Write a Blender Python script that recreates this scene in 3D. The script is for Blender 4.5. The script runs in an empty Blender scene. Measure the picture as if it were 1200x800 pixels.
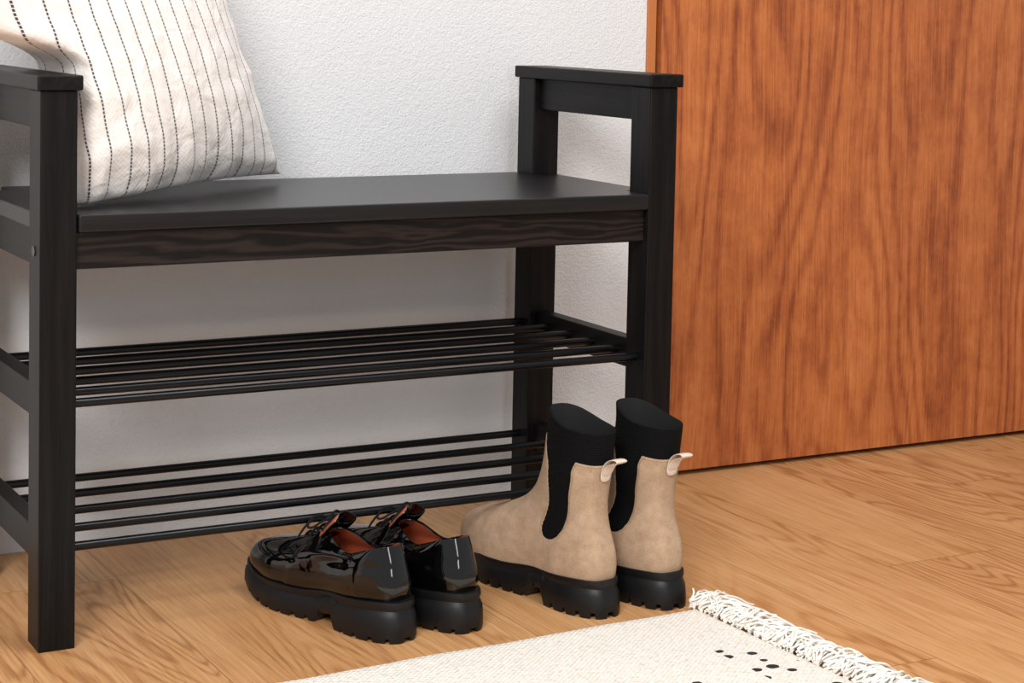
import bpy, math, bmesh, random
from mathutils import Vector, Matrix, noise
random.seed(4)
scene=bpy.context.scene
scene.view_settings.view_transform='Standard'
# ------------------------------------------------------------------ camera
CX,CY,CZ=-.5584,-2.0002,.7285
YAW,PITCH,ROLL=[math.radians(a) for a in (26.74,-3.54,.94)]
F=2168.05;SX,SY=-126.4,-254.53
f=Vector((math.sin(YAW)*math.cos(PITCH),math.cos(YAW)*math.cos(PITCH),math.sin(PITCH)))
r=Vector((math.cos(YAW),-math.sin(YAW),0));u=r.cross(f)
r2=r*math.cos(ROLL)+u*math.sin(ROLL);u2=-r*math.sin(ROLL)+u*math.cos(ROLL)
cd=bpy.data.cameras.new('camera');co=bpy.data.objects.new('camera',cd);scene.collection.objects.link(co);scene.camera=co
cd.sensor_width=36;cd.lens=F/1200*36;cd.shift_x=-SX/1200;cd.shift_y=SY/1200
M=Matrix((r2,u2,-f)).transposed().to_4x4();M.translation=Vector((CX,CY,CZ));co.matrix_world=M

# ------------------------------------------------------------------ material helpers
class NT:
    def __init__(s,name):
        s.m=bpy.data.materials.new(name);s.m.use_nodes=True
        s.t=s.m.node_tree;s.n=s.t.nodes;s.b=s.n['Principled BSDF']
    def add(s,ty,**k):
        n=s.n.new(ty)
        for a,b in k.items():
            if a in n.inputs: n.inputs[a].default_value=b
            else: setattr(n,a,b)
        return n
    def link(s,a,b): s.t.links.new(a,b)
    def mapv(s,vec,scale,loc=(0,0,0)):
        m=s.add('ShaderNodeMapping');m.inputs['Scale'].default_value=scale;m.inputs['Location'].default_value=loc
        s.link(vec,m.inputs['Vector']);return m.outputs['Vector']
    def coord(s,kind='Object',scale=(1,1,1),rot=(0,0,0)):
        c=s.add('ShaderNodeTexCoord');return s.mapv(c.outputs[kind],scale)
    def noise(s,vec,scale,detail=4,rough=.55,dist=0):
        n=s.add('ShaderNodeTexNoise');n.inputs['Scale'].default_value=scale;n.inputs['Detail'].default_value=detail
        n.inputs['Roughness'].default_value=rough;n.inputs['Distortion'].default_value=dist
        s.link(vec,n.inputs['Vector']);return n.outputs['Fac']
    def ramp(s,fac,stops):
        n=s.add('ShaderNodeValToRGB');e=n.color_ramp.elements
        while len(e)<len(stops): e.new(.5)
        for el,(p,c) in zip(e,stops): el.position=p;el.color=(c[0],c[1],c[2],1)
        s.link(fac,n.inputs['Fac']);return n.outputs['Color']
    def math(s,op,a,b=None,c=None,clamp=False):
        n=s.add('ShaderNodeMath');n.operation=op;n.use_clamp=clamp
        for i,v in enumerate((a,b,c)):
            if v is None: continue
            if isinstance(v,(int,float)): n.inputs[i].default_value=v
            else: s.link(v,n.inputs[i])
        return n.outputs[0]
    def mix(s,fac,a,b,mode='MIX'):
        n=s.add('ShaderNodeMix');n.data_type='RGBA';n.blend_type=mode
        for i,v in ((0,fac),(6,a),(7,b)):
            if isinstance(v,(int,float)): n.inputs[i].default_value=v
            elif isinstance(v,tuple): n.inputs[i].default_value=(*v,1)
            else: s.link(v,n.inputs[i])
        return n.outputs[2]
    def bump(s,h,strength=.3,dist=.002,prev=None):
        n=s.add('ShaderNodeBump');n.inputs['Strength'].default_value=strength;n.inputs['Distance'].default_value=dist
        s.link(h,n.inputs['Height'])
        if prev: s.link(prev,n.inputs['Normal'])
        return n.outputs['Normal']
    def out(s,color=None,rough=None,normal=None,**k):
        b=s.b
        if color is not None:
            if isinstance(color,tuple): b.inputs['Base Color'].default_value=(*color,1)
            else: s.link(color,b.inputs['Base Color'])
        if rough is not None:
            if isinstance(rough,(int,float)): b.inputs['Roughness'].default_value=rough
            else: s.link(rough,b.inputs['Roughness'])
        if normal is not None: s.link(normal,b.inputs['Normal'])
        for a,v in k.items(): b.inputs[a.replace('_',' ')].default_value=v
        return s.m
    def sep(s,vec):
        n=s.add('ShaderNodeSeparateXYZ');s.link(vec,n.inputs[0]);return n.outputs
    def attr(s,name):
        n=s.add('ShaderNodeAttribute');n.attribute_name=name;return n
    def smooth(s,v,a,b):
        n=s.add('ShaderNodeMapRange');n.interpolation_type='SMOOTHSTEP'
        n.inputs['From Min'].default_value=a;n.inputs['From Max'].default_value=b
        s.link(v,n.inputs['Value']);return n.outputs['Result']
def simple(name,col,rough,**k): return NT(name).out(col,rough,**k)

def mat_blackwood(name,axis,base=(.0028,.0027,.0029),hi=(.0105,.0085,.0078),rough=.42,bs=.35):
    t=NT(name);sc=[90,90,90];sc[axis]=4
    v=t.coord('Object',tuple(sc));n1=t.noise(v,1,7,.68,.6)
    c=t.ramp(n1,[(.42,base),(.72,hi)])
    return t.out(c,rough,t.bump(n1,bs,.001),Specular_IOR_Level=.17)
BW=[mat_blackwood('black_stained_wood_'+'xyz'[i],i) for i in range(3)]
def apron_mat():
    t=NT('dark_brown_grain')
    n0=t.noise(t.coord('Object',(3.5,30,26)),1.2,3,.5,.5)
    s=t.sep(t.coord('Object',(1,1,1)))
    k=t.math('ADD',t.math('MULTIPLY',s[2],520),t.math('MULTIPLY',n0,34))
    w=t.math('MULTIPLY_ADD',t.math('SINE',k),.5,.5)
    fine=t.noise(t.coord('Object',(14,300,300)),1,5,.65)
    k2=t.math('MULTIPLY',w,fine)
    c=t.ramp(k2,[(.08,(.003,.0027,.0028)),(.5,(.019,.012,.0098))])
    return t.out(c,.45,t.bump(k2,.5,.001),Specular_IOR_Level=.22)
APRON=apron_mat()
def seat_mat():
    t=NT('seat_top_black');n1=t.noise(t.coord('Object',(3,90,90)),1,7,.68,.4)
    return t.out(t.ramp(n1,[(.40,(.0045,.0045,.005)),(.72,(.013,.012,.0115))]),.34,t.bump(n1,.3,.0008),Specular_IOR_Level=.36)
SEAT=seat_mat()
ROD=simple('black_powder_coated_metal',(.003,.0034,.0045),.28,Specular_IOR_Level=.3)

def wall_mat():
    t=NT('textured_white_wall');v=t.coord('Object')
    n1=t.noise(v,320,3,.65,.3);n2=t.noise(v,140,4,.6)
    h=t.math('ADD',t.math('MULTIPLY',n1,.7),t.math('MULTIPLY',n2,.5))
    c=t.ramp(t.noise(v,3,2),[(.3,(.68,.685,.695)),(.7,(.715,.72,.73))])
    return t.out(c,.75,t.bump(h,.8,.003))
WALL=wall_mat()
def door_mat():
    t=NT('reddish_wood_veneer')
    base=t.coord('Object')
    warp=t.noise(t.mapv(base,(2.4,2.4,1.3)),1,2,.4,.2)
    cb=t.add('ShaderNodeCombineXYZ');s=t.sep(base)
    t.link(t.math('ADD',s[0],t.math('MULTIPLY',warp,.07)),cb.inputs[0]);t.link(s[1],cb.inputs[1]);t.link(s[2],cb.inputs[2])
    wv=cb.outputs[0]
    fib=t.noise(t.mapv(wv,(300,300,7)),1,8,.74,.0)
    fig=t.noise(t.mapv(wv,(40,40,26)),1,6,.66,.3)
    band=t.noise(t.mapv(wv,(14,14,.8)),1,3,.5)
    cont=t.noise(t.mapv(base,(4.6,4.6,.8)),1,2,.35,.2)
    jig=t.math('MULTIPLY',t.noise(t.mapv(base,(80,80,9)),1,4,.6),.016)
    arch=t.math('POWER',t.math('MULTIPLY_ADD',t.math('SINE',t.math('MULTIPLY',t.math('ADD',cont,jig),120)),.5,.5),2.0)
    pore=t.smooth(t.noise(t.mapv(wv,(800,800,26)),1,2,.5),.57,.68)
    v=t.math('ADD',t.math('MULTIPLY',fib,.40),t.math('MULTIPLY',fig,.24));v=t.math('ADD',v,t.math('MULTIPLY',band,.22))
    v=t.math('SUBTRACT',t.math('ADD',v,.105),t.math('MULTIPLY',arch,.085))
    c=t.ramp(v,[(.38,(.215,.052,.016)),(.46,(.345,.094,.027)),(.53,(.445,.134,.038)),(.66,(.58,.205,.066))])
    c=t.mix(t.math('MULTIPLY',pore,.32),c,(.17,.047,.017))
    return t.out(c,.4,t.bump(fib,.06,.001),Specular_IOR_Level=.35)
DOOR=door_mat()
def floor_mat():
    t=NT('honey_laminate_planks');co_=t.coord('Object')
    s=t.sep(co_)
    PW=.19;PL=1.25
    row=t.math('FLOOR',t.math('DIVIDE',t.math('ADD',s[0],.035),PW))
    fx=t.math('FRACT',t.math('DIVIDE',t.math('ADD',s[0],.035),PW))
    off=t.math('FRACT',t.math('MULTIPLY',row,.381))
    yy=t.math('ADD',t.math('DIVIDE',s[1],PL),off)
    fy=t.math('FRACT',yy);col=t.math('FLOOR',yy)
    wn=t.add('ShaderNodeTexWhiteNoise');wn.noise_dimensions='2D'
    cb=t.add('ShaderNodeCombineXYZ');t.link(row,cb.inputs[0]);t.link(col,cb.inputs[1]);t.link(cb.outputs[0],wn.inputs['Vector'])
    rnd=wn.outputs['Value']
    cc=t.add('ShaderNodeCombineXYZ')
    t.link(t.math('ADD',s[0],t.math('MULTIPLY',rnd,17)),cc.inputs[0]);t.link(t.math('ADD',s[1],t.math('MULTIPLY',rnd,9)),cc.inputs[1])
    mp=lambda sc:t.mapv(cc.outputs[0],sc)
    big=t.noise(mp((7,1.1,1)),1,2,.45,.4)
    jig=t.math('MULTIPLY',t.noise(mp((70,9,1)),1,4,.6),.02)
    k=t.math('MULTIPLY',t.math('ADD',big,jig),150)
    w=t.math('MULTIPLY_ADD',t.math('SINE',k),.5,.5);w=t.math('POWER',w,2.8)
    msk=t.smooth(t.noise(mp((3,.8,1)),1,1),.36,.54)
    w=t.math('MULTIPLY',w,t.math('MULTIPLY',msk,-.17))
    st=t.noise(mp((170,4.5,1)),1,8,.75,.0)
    pore=t.smooth(t.noise(mp((600,13,1)),1,2,.5),.54,.66)
    tone=t.noise(mp((14,.9,1)),1,2)
    v=t.math('ADD',w,t.math('MULTIPLY',st,.70));v=t.math('ADD',v,t.math('MULTIPLY',tone,.22))
    v=t.math('ADD',v,t.math('MULTIPLY',rnd,.12));v=t.math('ADD',v,.03)
    c=t.ramp(v,[(.32,(.35,.150,.052)),(.45,(.49,.240,.094)),(.57,(.585,.312,.134)),(.74,(.68,.39,.19))])
    c=t.mix(t.math('MULTIPLY',pore,.40),c,(.29,.118,.042))
    e1=t.math('LESS_THAN',fx,.010);e2=t.math('LESS_THAN',fy,.0016)
    e=t.math('MAXIMUM',e1,e2)
    c=t.mix(t.math('MULTIPLY',e,.50),c,(.16,.06,.02))
    return t.out(c,.4,t.bump(t.math('SUBTRACT',st,e),.06,.001),Specular_IOR_Level=.35)
FLOOR=floor_mat()

# ------------------------------------------------------------------ object helpers
def link(o,parent=None):
    scene.collection.objects.link(o)
    if parent: o.parent=parent
    return o
def empty(name,loc=(0,0,0),rz=0):
    e=bpy.data.objects.new(name,None);e.location=loc;e.rotation_euler=(0,0,rz);e.empty_display_size=.05;return link(e)
def meshobj(name,verts,faces,mat=None,parent=None,smooth=True,mats=None):
    me=bpy.data.meshes.new(name);me.from_pydata([tuple(v) for v in verts],[],faces);me.update()
    for m in (mats or ([mat] if mat else [])): me.materials.append(m)
    if smooth:
        for p in me.polygons: p.use_smooth=True
    o=bpy.data.objects.new(name,me);return link(o,parent)
def bevel(o,w,seg=2,ang=30):
    b=o.modifiers.new('bevel','BEVEL');b.width=w;b.segments=seg;b.limit_method='ANGLE';b.angle_limit=math.radians(ang)
def box(name,a,b,mat,parent=None,bv=.0015):
    ctr=[(a[i]+b[i])/2 for i in range(3)];h=[(b[i]-a[i])/2 for i in range(3)]
    vs=[(sx*h[0],sy*h[1],sz*h[2]) for sx in(-1,1) for sy in(-1,1) for sz in(-1,1)]
    fs=[(0,1,3,2),(4,6,7,5),(0,4,5,1),(2,3,7,6),(0,2,6,4),(1,5,7,3)]
    o=meshobj(name,vs,fs,mat,parent,False);o.location=ctr
    if bv: bevel(o,bv)
    return o
def tube(name,pts,rad,mat,parent=None,res=6,cyc=False,tilt=None):
    c=bpy.data.curves.new(name,'CURVE');c.dimensions='3D';c.bevel_depth=rad;c.bevel_resolution=res//2;c.use_fill_caps=True
    for P in (pts if isinstance(pts[0][0],(tuple,list,Vector)) else [pts]):
        s=c.splines.new('NURBS' if len(P)>2 else 'POLY');s.points.add(len(P)-1)
        for i,p in enumerate(P): s.points[i].co=(*p,1)
        if len(P)>2: s.order_u=3;s.use_endpoint_u=True
        s.use_cyclic_u=cyc
    c.materials.append(mat)
    o=bpy.data.objects.new(name,c);return link(o,parent)

# ------------------------------------------------------------------ room
WY=.3893
floor=box('floor',(-3,-3.6,-.05),(3.4,.6,0),FLOOR,bv=0)
wall=box('wall_back',(-3,WY,0),(1.062,WY+.12,2.6),WALL,bv=0)
wall2=box('wall_back_header',(1.062,WY,2.12),(3.4,WY+.12,2.6),WALL,bv=0)
door=empty('door_1')
box('panel',(1.083,WY-.012,.008),(2.6,WY+.03,2.08),DOOR,door,.001)
box('frame_strip',(1.062,WY-.004,0),(1.078,WY+.04,2.12),simple('door_edge_wood',(.46,.155,.045),.4),door,.001)
box('shadow_gap_backing',(1.07,WY+.03,0),(2.7,WY+.05,2.12),simple('dark_gap',(.01,.008,.007),.8),door,0)

# ------------------------------------------------------------------ bench
W,D,H,w,d=.85,.341,.65,.0424,.045
bench=empty('storage_bench')
T=.017
for i,(x,y) in enumerate(((0,0),(W-w,0),(-.012,D-d),(W-w,D-d))):
    box('leg_%d'%(i+1),(x,y,0),(x+w,y+d,H-T),BW[2],bench)
for i,x in enumerate((0,W-w)):
    s='left' if i==0 else 'right'
    box('armrest_'+s,(x-.005,-.006,H-T),(x+w+.005,D+.004,H),BW[1],bench,.002)
    xi=x+.010
    box('arm_rail_'+s,(xi,d,.588),(xi+.022,D-d,H-T),BW[1],bench)
    box('seat_rail_'+s,(xi,d,.431),(xi+.022,D-d,.4735),BW[1],bench)
    for nm,z in (('upper',.2765),('lower',.111)):
        box('shelf_rail_%s_%s'%(nm,s),(xi,d,z-.021),(xi+.022,D-d,z+.018),BW[1],bench)
zt,zb=.494,.4735
o_=.004
pts=[(w+.001,-.003),(W-w-.001,-.003),(W-w-.001,d+.001),(W-o_,d+.001),(W-o_,D-d-.001),(W-w-.001,D-d-.001),(W-w-.001,D),(w+.001,D),(w+.001,D-d-.001),(o_,D-d-.001),(o_,d+.001),(w+.001,d+.001)]
n=len(pts)
sv=[(x,y,zb) for x,y in pts]+[(x,y,zt) for x,y in pts]
sf=[tuple(range(n-1,-1,-1)),tuple(range(n,2*n))]+[(i,(i+1)%n,n+(i+1)%n,n+i) for i in range(n)]
so=meshobj('seat_board',sv,sf,SEAT,bench,False);bevel(so,.0025,3)
box('apron_front',(w,.008,.431),(W-w,.028,zb),APRON,bench)
box('apron_back',(w,D-.028,.431),(W-w,D-.008,zb),BW[0],bench)
for nm,z,n in (('upper',.2765,6),('lower',.111,5)):
    for i in range(n):
        y=.022+i*(D-.044)/(n-1)
        xa,xb=(w-.01,W-w+.01) if (y<d or y>D-d) else (.02,W-.02)
        tube('rod_%s_%d'%(nm,i+1),[(xa,y,z),(xb,y,z)],.0054,ROD,bench,8)
for z in (.452,):
    o=tube('screw_cap',[(-.0012,.024,z),(.002,.024,z)],.006,simple('screw_black',(.012,.012,.012),.3),bench,8)

# ------------------------------------------------------------------ pillow
def pillow_mat():
    t=NT('striped_linen');uv=t.add('ShaderNodeUVMap');uv.uv_map='UVMap'
    s=t.sep(uv.outputs['UV'])
    wob=t.noise(uv.outputs['UV'],6,2)
    x=t.math('ADD',s[0],t.math('MULTIPLY',wob,.008))
    per=15.5
    fr=t.math('FRACT',t.math('MULTIPLY',x,per))
    dist=t.math('ABSOLUTE',t.math('SUBTRACT',fr,.5))
    core=t.math('LESS_THAN',dist,.036)
    dash=t.math('GREATER_THAN',t.math('FRACT',t.math('MULTIPLY',s[1],95)),.28)
    line=t.math('MULTIPLY',core,dash)
    halo=t.math('LESS_THAN',dist,.075)
    fr2=t.math('FRACT',t.math('MULTIPLY',s[1],13))
    faint=t.math('LESS_THAN',fr2,.07)
    base=t.ramp(t.noise(uv.outputs['UV'],30,4),[(.3,(.78,.735,.70)),(.7,(.85,.81,.775))])
    c=t.mix(t.math('MULTIPLY',faint,.35),base,(.95,.93,.90))
    c=t.mix(t.math('MULTIPLY',halo,.35),c,(.42,.40,.41))
    c=t.mix(line,c,(.04,.04,.05))
    sw=t.sep(t.mapv(uv.outputs['UV'],(420,420,1)));weave=t.math('MULTIPLY',t.math('SINE',sw[0]),t.math('SINE',sw[1]))
    h=t.math('ADD',t.math('MULTIPLY',weave,.2),t.math('MULTIPLY',line,.6))
    n2=t.noise(uv.outputs['UV'],9,3,.5,.4)
    nb=t.bump(n2,.35,.022)
    return t.out(c,.9,t.bump(h,.35,.0012,nb),Sheen_Weight=.2)
def make_pillow():
    N=72;hs=.225
    ang=math.radians(32)
    e=Vector((math.cos(ang),math.sin(ang),0))
    nf=Vector((e.y,-e.x,0))
    lam=math.radians(10);up=Vector((0,0,1))*math.cos(lam)-nf*math.sin(lam)
    rho=math.radians(3);shear=.30
    B=Vector((.218,.178,.494))
    V=[];UV=[]
    for side in (1,-1):
        for j in range(N+1):
            for i in range(N+1):
                a=-1+2*i/N;b=-1+2*j/N
                x=a*hs*(1-.09*(1-b*b));y=b*hs*(1-.06*(1-a*a))
                th=max(0,(1-abs(a)**2.6)*(1-abs(b)**2.6))**.55*.08
                wr=(noise.noise(Vector((a*2.2,b*7,side*3)))*.007*abs(a)**1.5+noise.noise(Vector((a*8,b*1.7,5+side)))*.010*abs(b)**1.5)*(1 if abs(a)<.999 and abs(b)<.999 else 0)*min(1,th/.02)
                w_=side*(th+wr)
                y0=y+hs
                xr=x*math.cos(rho)-y0*math.sin(rho)-shear*y0;yr=x*math.sin(rho)+y0*math.cos(rho)
                P=B+e*xr+up*(yr-.004)+nf*(w_+.01)
                zmin=.4975
                k=.012;dz=P.z-zmin
                P.z=zmin+k*math.log(1+math.exp(min(30,dz/k))) if dz<.3 else P.z
                if P.z<zmin+.02: P.z=zmin+max(0,(P.z-zmin-.004))*1.0
                ymax=WY-.006
                q=max(0,min(1,(P.z-.655)/.10));q=q*q*(3-2*q)
                xm=.052*(1-q)+(-.25)*q
                if P.x<xm+.02:
                    ex_=xm+.02-P.x
                    P.x=xm+.02*math.exp(-ex_/.02)
                    P.y+=ex_*.9*(1-q)
                if P.y>ymax-.02: P.y=ymax-.02*math.exp(-(P.y-(ymax-.02))/.02)
                V.append(P);UV.append(((a+1)/2,(b+1)/2))
    idx=lambda s,i,j:s*(N+1)**2+j*(N+1)+i
    Fc=[]
    for s in (0,1):
        for j in range(N):
            for i in range(N):
                q=(idx(s,i,j),idx(s,i+1,j),idx(s,i+1,j+1),idx(s,i,j+1))
                Fc.append(q if s==0 else q[::-1])
    o=meshobj('striped_pillow',V,Fc,pillow_mat())
    uvl=o.data.uv_layers.new(name='UVMap')
    for lp in o.data.loops: uvl.data[lp.index].uv=UV[lp.vertex_index]
    bm=bmesh.new();bm.from_mesh(o.data);bmesh.ops.remove_doubles(bm,verts=bm.verts,dist=.0004);bm.to_mesh(o.data);bm.free()
    s=o.modifiers.new('s','SUBSURF');s.levels=1;s.render_levels=1
make_pillow()

# ------------------------------------------------------------------ footwear tools (units: cm -> scaled by parent 0.01)
def cr(keys,t):
    n=len(keys);i=min(int(t),n-2);q=t-i
    p0=keys[max(i-1,0)];p1=keys[i];p2=keys[i+1];p3=keys[min(i+2,n-1)]
    return [.5*((2*b)+(-a+c)*q+(2*a-5*b+4*c-dd)*q*q+(-a+3*b-3*c+dd)*q**3) for a,b,c,dd in zip(p0,p1,p2,p3)]
def lerpk(x,ks):
    if x<=ks[0][0]: return ks[0][1]
    for (a,b),(c,dv) in zip(ks,ks[1:]):
        if x<=c:
            q=(x-a)/(c-a);q=q*q*(3-2*q);return b+(dv-b)*q
    return ks[-1][1]
FOOT=[(0,.80),(.15,.86),(.40,.76),(.68,1.0),(.85,.93),(1,.80)]
def footw(s): return lerpk(s,FOOT)
def curvec(s,side): return side*(.5*math.sin(math.pi*min(1,max(0,s)))**2*-.8+ .9*max(0,s-.6)**1.3*1.2)
def loft_upper(keys,side,NT_=96,NV=64):
    V=[];P=[]
    for j in range(NV+1):
        k=cr(keys,j/NV*(len(keys)-1))
        xb,zb_,xf,zf,wb,wf,p,ft,sag=k
        for i in range(NT_):
            th=2*math.pi*i/NT_
            s=(1-math.cos(th))/2;sn=math.sin(th);sg=1 if sn>=0 else -1
            hw=(wb+(wf-wb)*lerpk(s,[(0,0),(.8,1)]))
            hw*=(1-ft)+ft*lerpk(s,[(0,.98),(.2,1),(.42,.86),(.7,1.04),(1,.9)])
            x=xb+(xf-xb)*s
            y=sg*abs(sn)**p*hw+curvec(x/27,side)*1.0*(ft*.8+.2)
            z=zb_+(zf-zb_)*s-sag*math.sin(math.pi*s)**2
            V.append(Vector((x,y,z)));P.append((s,j/NV))
    Fc=[]
    for j in range(NV):
        for i in range(NT_):
            a=j*NT_+i;b=j*NT_+(i+1)%NT_
            Fc.append((a,a+NT_,b+NT_,b))
    return V,Fc,P,NT_,NV
def normals(V,NT_,NV):
    out=[]
    for j in range(NV+1):
        for i in range(NT_):
            a=V[j*NT_+(i+1)%NT_]-V[j*NT_+(i-1)%NT_]
            b=V[min(j+1,NV)*NT_+i]-V[max(j-1,0)*NT_+i]
            n=b.cross(a)
            out.append(n.normalized() if n.length>1e-9 else Vector((0,0,1)))
    return out
def loft_sole(name,L,x0,wmax,zb_f,zt_f,mat,parent,side,bulge=.25,lug=1.7,ldepth=.5,N=260,flare=.3,gw=.22):
    pts=[]
    for i in range(N):
        th=2*math.pi*i/N;s=(1-math.cos(th))/2;sn=math.sin(th);sg=1 if sn>=0 else -1
        x=x0+L*s;y=sg*abs(sn)**.62*wmax*footw(s)+curvec(x/27,side)
        pts.append((x,y,s))
    arc=[0]
    for i in range(1,N): arc.append(arc[-1]+math.hypot(pts[i][0]-pts[i-1][0],pts[i][1]-pts[i-1][1]))
    tot=arc[-1];nl=round(tot/lug);cx_=x0+L*.5
    rings=[(-1.0,'b'),(0.0,'e'),(0.12,'s'),(.35,'s'),(.6,'s'),(.72,'g'),(.78,'g2'),(.9,'s'),(1.0,'s'),(1.0,'t')]
    V=[]
    for rv,kind in rings:
        for i,(x,y,s) in enumerate(pts):
            zb_=zb_f(x);zt_=zt_f(x)
            fr=(arc[i]/tot*nl)%1
            groove=ldepth if (fr<gw) else 0
            off=0
            if kind=='b': z=zb_+max(groove,.0)+.02;off=-.55
            elif kind=='e': z=zb_+groove;off=flare
            elif kind=='g': z=zb_+(zt_-zb_)*rv;off=.05
            elif kind=='g2': z=zb_+(zt_-zb_)*rv;off=-.08
            elif kind=='t': z=zt_;off=-.8
            else:
                z=max(zb_+(zt_-zb_)*rv,zb_+groove+.05*rv) if rv<.3 else zb_+(zt_-zb_)*rv
                off=bulge*math.sin(math.pi*min(1,rv*.8+.2))*.6+ (flare*(1-rv))
            ddx=x-cx_
            a=pts[(i+1)%N];b=pts[(i-1)%N];tx,ty=a[0]-b[0],a[1]-b[1];l2=math.hypot(tx,ty)+1e-6
            nx,ny=ty/l2,-tx/l2
            if nx*ddx*.3+ny*y<0: nx,ny=-nx,-ny
            V.append(Vector((x+nx*off,y+ny*off,z)))
    R=len(rings);Fc=[]
    for j in range(R-1):
        for i in range(N):
            Fc.append((j*N+i,j*N+(i+1)%N,(j+1)*N+(i+1)%N,(j+1)*N+i))
    for base,rev in ((0,True),((R-1)*N,False)):
        for i in range(0,N//2):
            a=base+i;b=base+i+1;c=base+(N-i-1)%N;dd=base+(N-i)%N
            q2=[]
            for k in (a,b,c,dd):
                if k not in q2: q2.append(k)
            if len(q2)>=3: Fc.append(tuple(q2 if rev else q2[::-1]))
    o=meshobj(name,V,Fc,mat,parent)
    bm=bmesh.new();bm.from_mesh(o.data);bmesh.ops.recalc_face_normals(bm,faces=bm.faces);bm.to_mesh(o.data);bm.free()
    es=o.modifiers.new('edge','EDGE_SPLIT');es.split_angle=math.radians(38)
    return o

RUBBER=NT('black_rubber');_v=RUBBER.coord('Object');RUBBER=RUBBER.out((.005,.005,.0057),.42,RUBBER.bump(RUBBER.noise(_v,14,3),.3,.0004),Specular_IOR_Level=.32)
def suede_mat():
    t=NT('suede_and_elastic');a=t.attr('sd').outputs['Fac']
    v=t.coord('Object')
    n1=t.noise(v,.6,5,.65);n2=t.noise(v,9,4,.75)
    c=t.ramp(n1,[(.30,(.37,.235,.145)),(.70,(.54,.370,.245))])
    c=t.mix(t.math('MULTIPLY',t.smooth(n2,.42,.62),.40),c,(.63,.455,.32))
    st=t.math('LESS_THAN',t.math('ABSOLUTE',t.math('ADD',a,.28)),.05)
    c=t.mix(t.math('MULTIPLY',st,.5),c,(.24,.145,.10))
    blk=t.math('GREATER_THAN',a,0.0)
    s=t.sep(v)
    rib=t.math('SINE',t.math('MULTIPLY',s[2],30))
    c=t.mix(blk,c,(.003,.003,.0034))
    h=t.math('ADD',t.math('MULTIPLY',t.math('SUBTRACT',1,blk),n2),t.math('MULTIPLY',rib,t.math('MULTIPLY',blk,.3)))
    return t.out(c,.92,t.bump(h,.9,.0014),Specular_IOR_Level=.15)
SUEDE=suede_mat()
TAB=simple('pale_beige_strap',(.68,.56,.45),.85)
INNER=simple('boot_lining_black',(.006,.006,.006),.9)

def chelsea_boot(loc,rz,side):
    e=empty('chelsea_boot',loc,rz);e.scale=(.01,.01,.01)
    # xb,zb, xf,zf, wb,wf,p,foot,sag
    keys=[(.6,3.6,26.0,2.6,3.3,4.3,.52,1,0),
          (.2,4.8,26.4,4.0,3.5,4.5,.52,1,0),
          (.0,6.2,26.3,5.7,3.5,4.5,.54,1,0),
          (.1,7.6,25.2,7.3,3.4,4.25,.58,1,0),
          (.5,9.0,22.2,8.8,3.2,3.75,.62,.9,0),
          (1.0,10.4,18.4,10.0,3.0,3.1,.68,.6,0),
          (1.4,11.8,15.0,11.6,2.9,2.75,.72,.3,0),
          (1.6,13.2,12.8,13.5,2.9,2.7,.75,.1,0),
          (1.5,15.0,11.5,15.8,3.05,2.85,.78,0,0),
          (1.2,17.0,10.8,18.2,3.2,3.0,.80,0,0),
          (.9,19.0,10.4,20.6,3.3,3.1,.80,0,0),
          (.7,20.8,10.2,22.5,3.35,3.15,.80,0,.15),
          (.6,22.1,10.2,24.2,3.45,3.25,.80,0,.45)]
    V,Fc,P,NT_,NV=loft_upper(keys,side,128,120)
    NN=normals(V,NT_,NV)
    sds=[]
    for v in V:
        z=v.z;x=v.x
        xc=lerpk(z,[(7,8.0),(13,6.3),(20,5.9)]);hw=lerpk(z,[(8,1.9),(13,1.75),(17,2.2),(20,3.3)])
        if z<9.8:
            q=3.0-(9.8-z)**2*1.0
            hw=math.sqrt(q) *1.05 if q>0 else -math.sqrt(-q)
        g=hw-abs(x-xc)
        zt_=lerpk(x,[(0,18.3),(5,18.8),(10,20.9)])
        sds.append(max(g,(z-zt_)))
    for i,(v,n_) in enumerate(zip(list(V),NN)):
        t=max(0,min(1,(-sds[i]+.02)/.12));V[i]=v+n_*.13*t
    o=meshobj('upper',V,Fc,None,e,mats=[SUEDE,INNER])
    at=o.data.attributes.new('sd','FLOAT','POINT')
    for i,s in enumerate(sds): at.data[i].value=s
    sm=o.modifiers.new('sol','SOLIDIFY');sm.thickness=.28;sm.offset=-1;sm.material_offset=1;sm.material_offset_rim=0
    zb_f=lambda x: lerpk(x,[(7.6,0),(8.3,1.9),(10.0,1.7),(11.6,.0),(21,0),(28,1.3)])
    zt_f=lambda x: lerpk(x,[(0,4.5),(9,4.1),(16,3.5),(22,3.5),(27,4.2)])
    loft_sole('lugged_sole',27.2,-.4,4.8,zb_f,zt_f,RUBBER,e,side,lug=1.9,ldepth=.75,gw=.26)
    bx,bz=.9,18.6
    prof=[(bx+.1,bz-2.4),(bx-.1,bz-.9),(bx-.5,bz+.1),(bx-1.3,bz+.75),(bx-2.4,bz+1.0),(bx-3.0,bz+.8),(bx-2.4,bz+.45),(bx-1.2,bz+.2),(bx-.5,bz-.5),(bx-.1,bz-1.6)]
    tv=[];tf=[];yc=curvec(0,side)
    for (x,z) in prof:
        for yy in(-.95,.95): tv.append((x-.15,yy+yc,z))
    for i in range(len(prof)-1): tf.append((2*i,2*i+1,2*i+3,2*i+2))
    tb=meshobj('pull_tab',tv,tf,TAB,e);s=tb.modifiers.new('s','SOLIDIFY');s.thickness=.18;s.offset=0
    s2=tb.modifiers.new('ss','SUBSURF');s2.levels=2;s2.render_levels=2
    return e
chelsea_boot((.658,-.152,0),math.radians(99),1)
chelsea_boot((.750,-.158,0),math.radians(95),-1)

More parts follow.
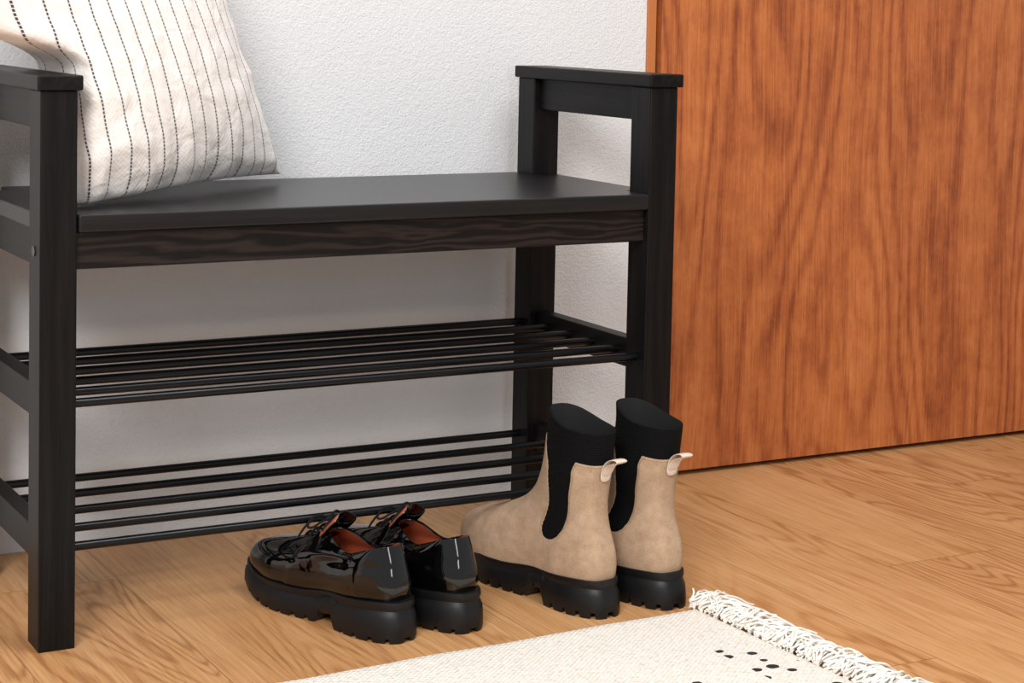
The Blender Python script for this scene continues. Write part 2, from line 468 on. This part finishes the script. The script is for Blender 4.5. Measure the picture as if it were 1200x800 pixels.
def patent_mat():
    t=NT('black_patent_leather');v=t.coord('Object')
    n=t.noise(v,.5,2)
    return t.out((.0012,.0012,.0014),.03,t.bump(n,.25,.002),Specular_IOR_Level=.55,Coat_Weight=.25,Coat_Roughness=.02)
PATENT=patent_mat()
LINING=simple('rust_leather_lining',(.40,.09,.035),.5)
LACE=simple('black_lace',(.005,.005,.006),.75,Specular_IOR_Level=.2)
def derby_shoe(loc,rz,side):
    e=empty('derby_shoe',loc,rz);e.scale=(.01,.01,.01)
    keys=[(.8,4.0,25.8,2.8,3.2,4.3,.56,1,0),
          (.4,5.0,26.1,4.1,3.4,4.45,.56,1,0),
          (.2,6.0,25.8,5.6,3.5,4.35,.58,1,.1),
          (.4,7.2,24.3,6.9,3.4,4.0,.62,1,.3),
          (.7,8.4,21.4,7.7,3.15,3.5,.66,.9,.5),
          (1.0,9.5,18.2,8.5,2.9,3.0,.68,.6,.8),
          (1.3,10.3,15.0,9.5,2.65,2.5,.70,.3,1.2),
          (1.5,10.8,12.6,10.4,2.45,2.1,.72,.1,1.6)]
    V,Fc,P,NT_,NV=loft_upper(keys,side,160,110)
    NN=normals(V,NT_,NV)
    sm01=lambda q:(lambda t:t*t*(3-2*t))(max(0,min(1,q)))
    for i,(v,n_) in enumerate(zip(list(V),NN)):
        edge=16.6-(v.z-5)*.45
        t=sm01((edge-v.x)/.45)
        t2=sm01((5.5+(v.z-5)*.25-v.x)/.45)
        V[i]=v+n_*(.15*t+.09*t2)
    o=meshobj('upper',V,Fc,None,e,mats=[PATENT,LINING])
    sm=o.modifiers.new('sol','SOLIDIFY');sm.thickness=.32;sm.offset=-1;sm.material_offset=1;sm.material_offset_rim=0
    iv=[];N=40
    for i in range(N):
        th=2*math.pi*i/N;s=(1-math.cos(th))/2;sn=math.sin(th);sg=1 if sn>=0 else -1
        x=.9+22*s;iv.append((x,sg*abs(sn)**.6*3.0*footw(s)+curvec(x/27,side),4.6-.02*x))
    meshobj('insole',iv,[tuple(range(N))],LINING,e)
    zb_f=lambda x: lerpk(x,[(8.0,0),(8.8,1.6),(10.4,1.4),(12,.0),(20,0),(28,1.7)])
    zt_f=lambda x: lerpk(x,[(0,4.7),(8,4.2),(15,3.4),(21,3.3),(27,4.2)])
    loft_sole('chunky_sole',27.2,-.5,4.8,zb_f,zt_f,RUBBER,e,side,bulge=.35,lug=2.1,ldepth=.6,flare=.25)
    yc=curvec(.45,side)*.36
    tv=[];tf=[];rows=[(16.5,8.6,1.5),(14.6,9.7,1.7),(13,10.7,1.9),(11.8,11.8,2.1),(11.0,12.6,2.0),(10.7,13.0,1.5)]
    for x,z,hw in rows:
        for k in range(9):
            q=-1+k/4;tv.append((x-.5*q*q,q*hw+yc,z-.9*q*q+.0))
    for j in range(len(rows)-1):
        for k in range(8): a=j*9+k;tf.append((a,a+9,a+10,a+1))
    tg=meshobj('tongue',tv,tf,None,e,mats=[PATENT,LINING]);s=tg.modifiers.new('s','SOLIDIFY');s.thickness=.25;s.offset=0;s.material_offset=1
    s2=tg.modifiers.new('ss','SUBSURF');s2.levels=1;s2.render_levels=2
    for k,(x,z) in enumerate(((16.8,8.9),(15.5,9.6),(14.2,10.35),(12.9,11.1))):
        tube('lace_%d'%(k+1),[(x+.2,-1.6+yc,z-.75),(x+.1,-.8+yc,z+.1),(x,.0+yc,z+.3),(x-.1,.8+yc,z+.1),(x-.2,1.6+yc,z-.75)],.17,LACE,e)
    kx,kz=13.4,11.4
    tube('knot',[(kx,-.35+yc,kz),(kx-.2,0+yc,kz+.25),(kx,.35+yc,kz)],.32,LACE,e)
    for sgn in(-1,1):
        tube('bow_loop',[(kx,yc,kz),(kx+.2,sgn*1.0+yc,kz+.8),(kx+.6,sgn*2.2+yc,kz+.5),(kx+.9,sgn*2.8+yc,kz-.7),(kx+.4,sgn*2.2+yc,kz-.8),(kx+.1,sgn*1.0+yc,kz-.1),(kx,yc,kz)],.15,LACE,e)
        tube('lace_end',[(kx,yc,kz),(kx+1.2,sgn*1.2+yc,kz+.1),(kx+2.2,sgn*2.1+yc,kz-1.1),(kx+2.5,sgn*2.7+yc,kz-2.3)],.14,LACE,e)
    return e
derby_shoe((.394,-.128,0),math.radians(106.7),1)
derby_shoe((.480,-.130,0),math.radians(102),-1)

# ------------------------------------------------------------------ rug
def rug_mat():
    t=NT('woven_cotton_rug');v=t.coord('Object')
    s=t.sep(v)
    jit=t.noise(v,40,2)
    row=t.math('SINE',t.math('ADD',t.math('MULTIPLY',s[0],780),t.math('MULTIPLY',jit,4)))
    col=t.math('SINE',t.math('ADD',t.math('MULTIPLY',s[1],1050),t.math('MULTIPLY',jit,6)))
    wv=t.math('MULTIPLY',row,col)
    n=t.noise(t.mapv(v,(150,190,150)),1,4,.8)
    c=t.ramp(t.math('ADD',n,t.math('MULTIPLY',wv,.05)),[(.33,(.66,.585,.50)),(.46,(.83,.77,.69)),(.62,(.90,.85,.78))])
    vo=t.add('ShaderNodeTexVoronoi');vo.inputs['Scale'].default_value=1;vo.inputs['Randomness'].default_value=.5
    t.link(t.mapv(v,(34,42,1)),vo.inputs['Vector'])
    dot=t.math('LESS_THAN',t.math('ADD',vo.outputs['Distance'],t.math('MULTIPLY',n,.1)),.31)
    a=t.math('MULTIPLY',t.math('GREATER_THAN',s[0],-.085),t.math('LESS_THAN',s[0],-.018))
    b=t.math('MULTIPLY',t.math('GREATER_THAN',s[0],-.26),t.math('LESS_THAN',s[0],-.15))
    ga=t.math('MULTIPLY',a,t.math('LESS_THAN',s[1],-.14));gb=t.math('MULTIPLY',b,t.math('LESS_THAN',s[1],-.20))
    k=t.math('MULTIPLY',dot,t.math('MAXIMUM',ga,gb))
    c=t.mix(k,c,(.012,.012,.015))
    h=t.math('ADD',t.math('MULTIPLY',wv,.3),n)
    return t.out(c,.95,t.bump(h,.7,.003))
RUG=rug_mat()
rug=empty('woven_rug',(.770,-.181,0),math.radians(2.2))
Lx,Ly=1.1,.62;nx,ny=110,62;th=.008
V=[];Fc=[]
for j in range(ny+1):
    for i in range(nx+1):
        x=-Lx*i/nx;y=-Ly*j/ny
        ed=min(i,nx-i,j,ny-j)
        z=th*(1 if ed>0 else .25)+noise.noise(Vector((x*9,y*9,0)))*.0015
        y2=y+noise.noise(Vector((x*14,0,3)))*.002
        V.append((x,y2,z if ed>0 else .001))
for j in range(ny):
    for i in range(nx):
        a=j*(nx+1)+i;Fc.append((a,a+nx+1,a+nx+2,a+1))
rm=meshobj('woven_body',V,Fc,RUG,rug)
FR=simple('cotton_fringe',(.85,.80,.73),.95)
strands=[]
y=-.002
while y>-Ly:
    ang0=random.uniform(-.5,.7);L=random.uniform(.050,.084)
    for k in range(14):
        a=ang0+random.uniform(-.32,.32);z0=.008+random.uniform(-.003,.009)
        P=[(-.010,y+random.uniform(-.005,.005),z0)]
        px_,py_=P[0][0],P[0][1]
        LL=L*random.uniform(.75,1.1)
        for q in range(1,8):
            a+=random.uniform(-.6,.6)
            a=max(-1.3,min(1.3,a))
            px_+=LL/7*math.cos(a);py_+=LL/7*math.sin(a)
            P.append((px_,py_,max(.002,z0+.011*math.sin(q*.5)+random.uniform(-.003,.003)-.0012*q)))
        strands.append(P)
    y-=.015
tube('fringe',strands,.0013,FR,rug,4)

# ------------------------------------------------------------------ lights
wd=bpy.data.worlds.new('world');scene.world=wd;wd.use_nodes=True
wd.node_tree.nodes['Background'].inputs[0].default_value=(.97,.98,1,1);wd.node_tree.nodes['Background'].inputs[1].default_value=.46
def area(name,loc,target,size,power,col=(1,1,1),sy=None):
    l=bpy.data.lights.new(name,'AREA');l.energy=power;l.size=size;l.color=col
    if sy: l.shape='RECTANGLE';l.size_y=sy
    o=bpy.data.objects.new(name,l);scene.collection.objects.link(o);o.location=loc
    o.rotation_euler=(Vector(target)-Vector(loc)).to_track_quat('-Z','Y').to_euler()
area('window_light',(-1.5,-2.3,2.2),(.6,.2,.3),1.1,97,(1,.99,.97))
area('ceiling_light',(.9,-1.0,2.6),(.7,0,0),.9,30,(1,.985,.96))
area('side_window_light',(-.1,-3.2,1.3),(.5,0,.2),.5,16,(.97,.985,1),1.2)
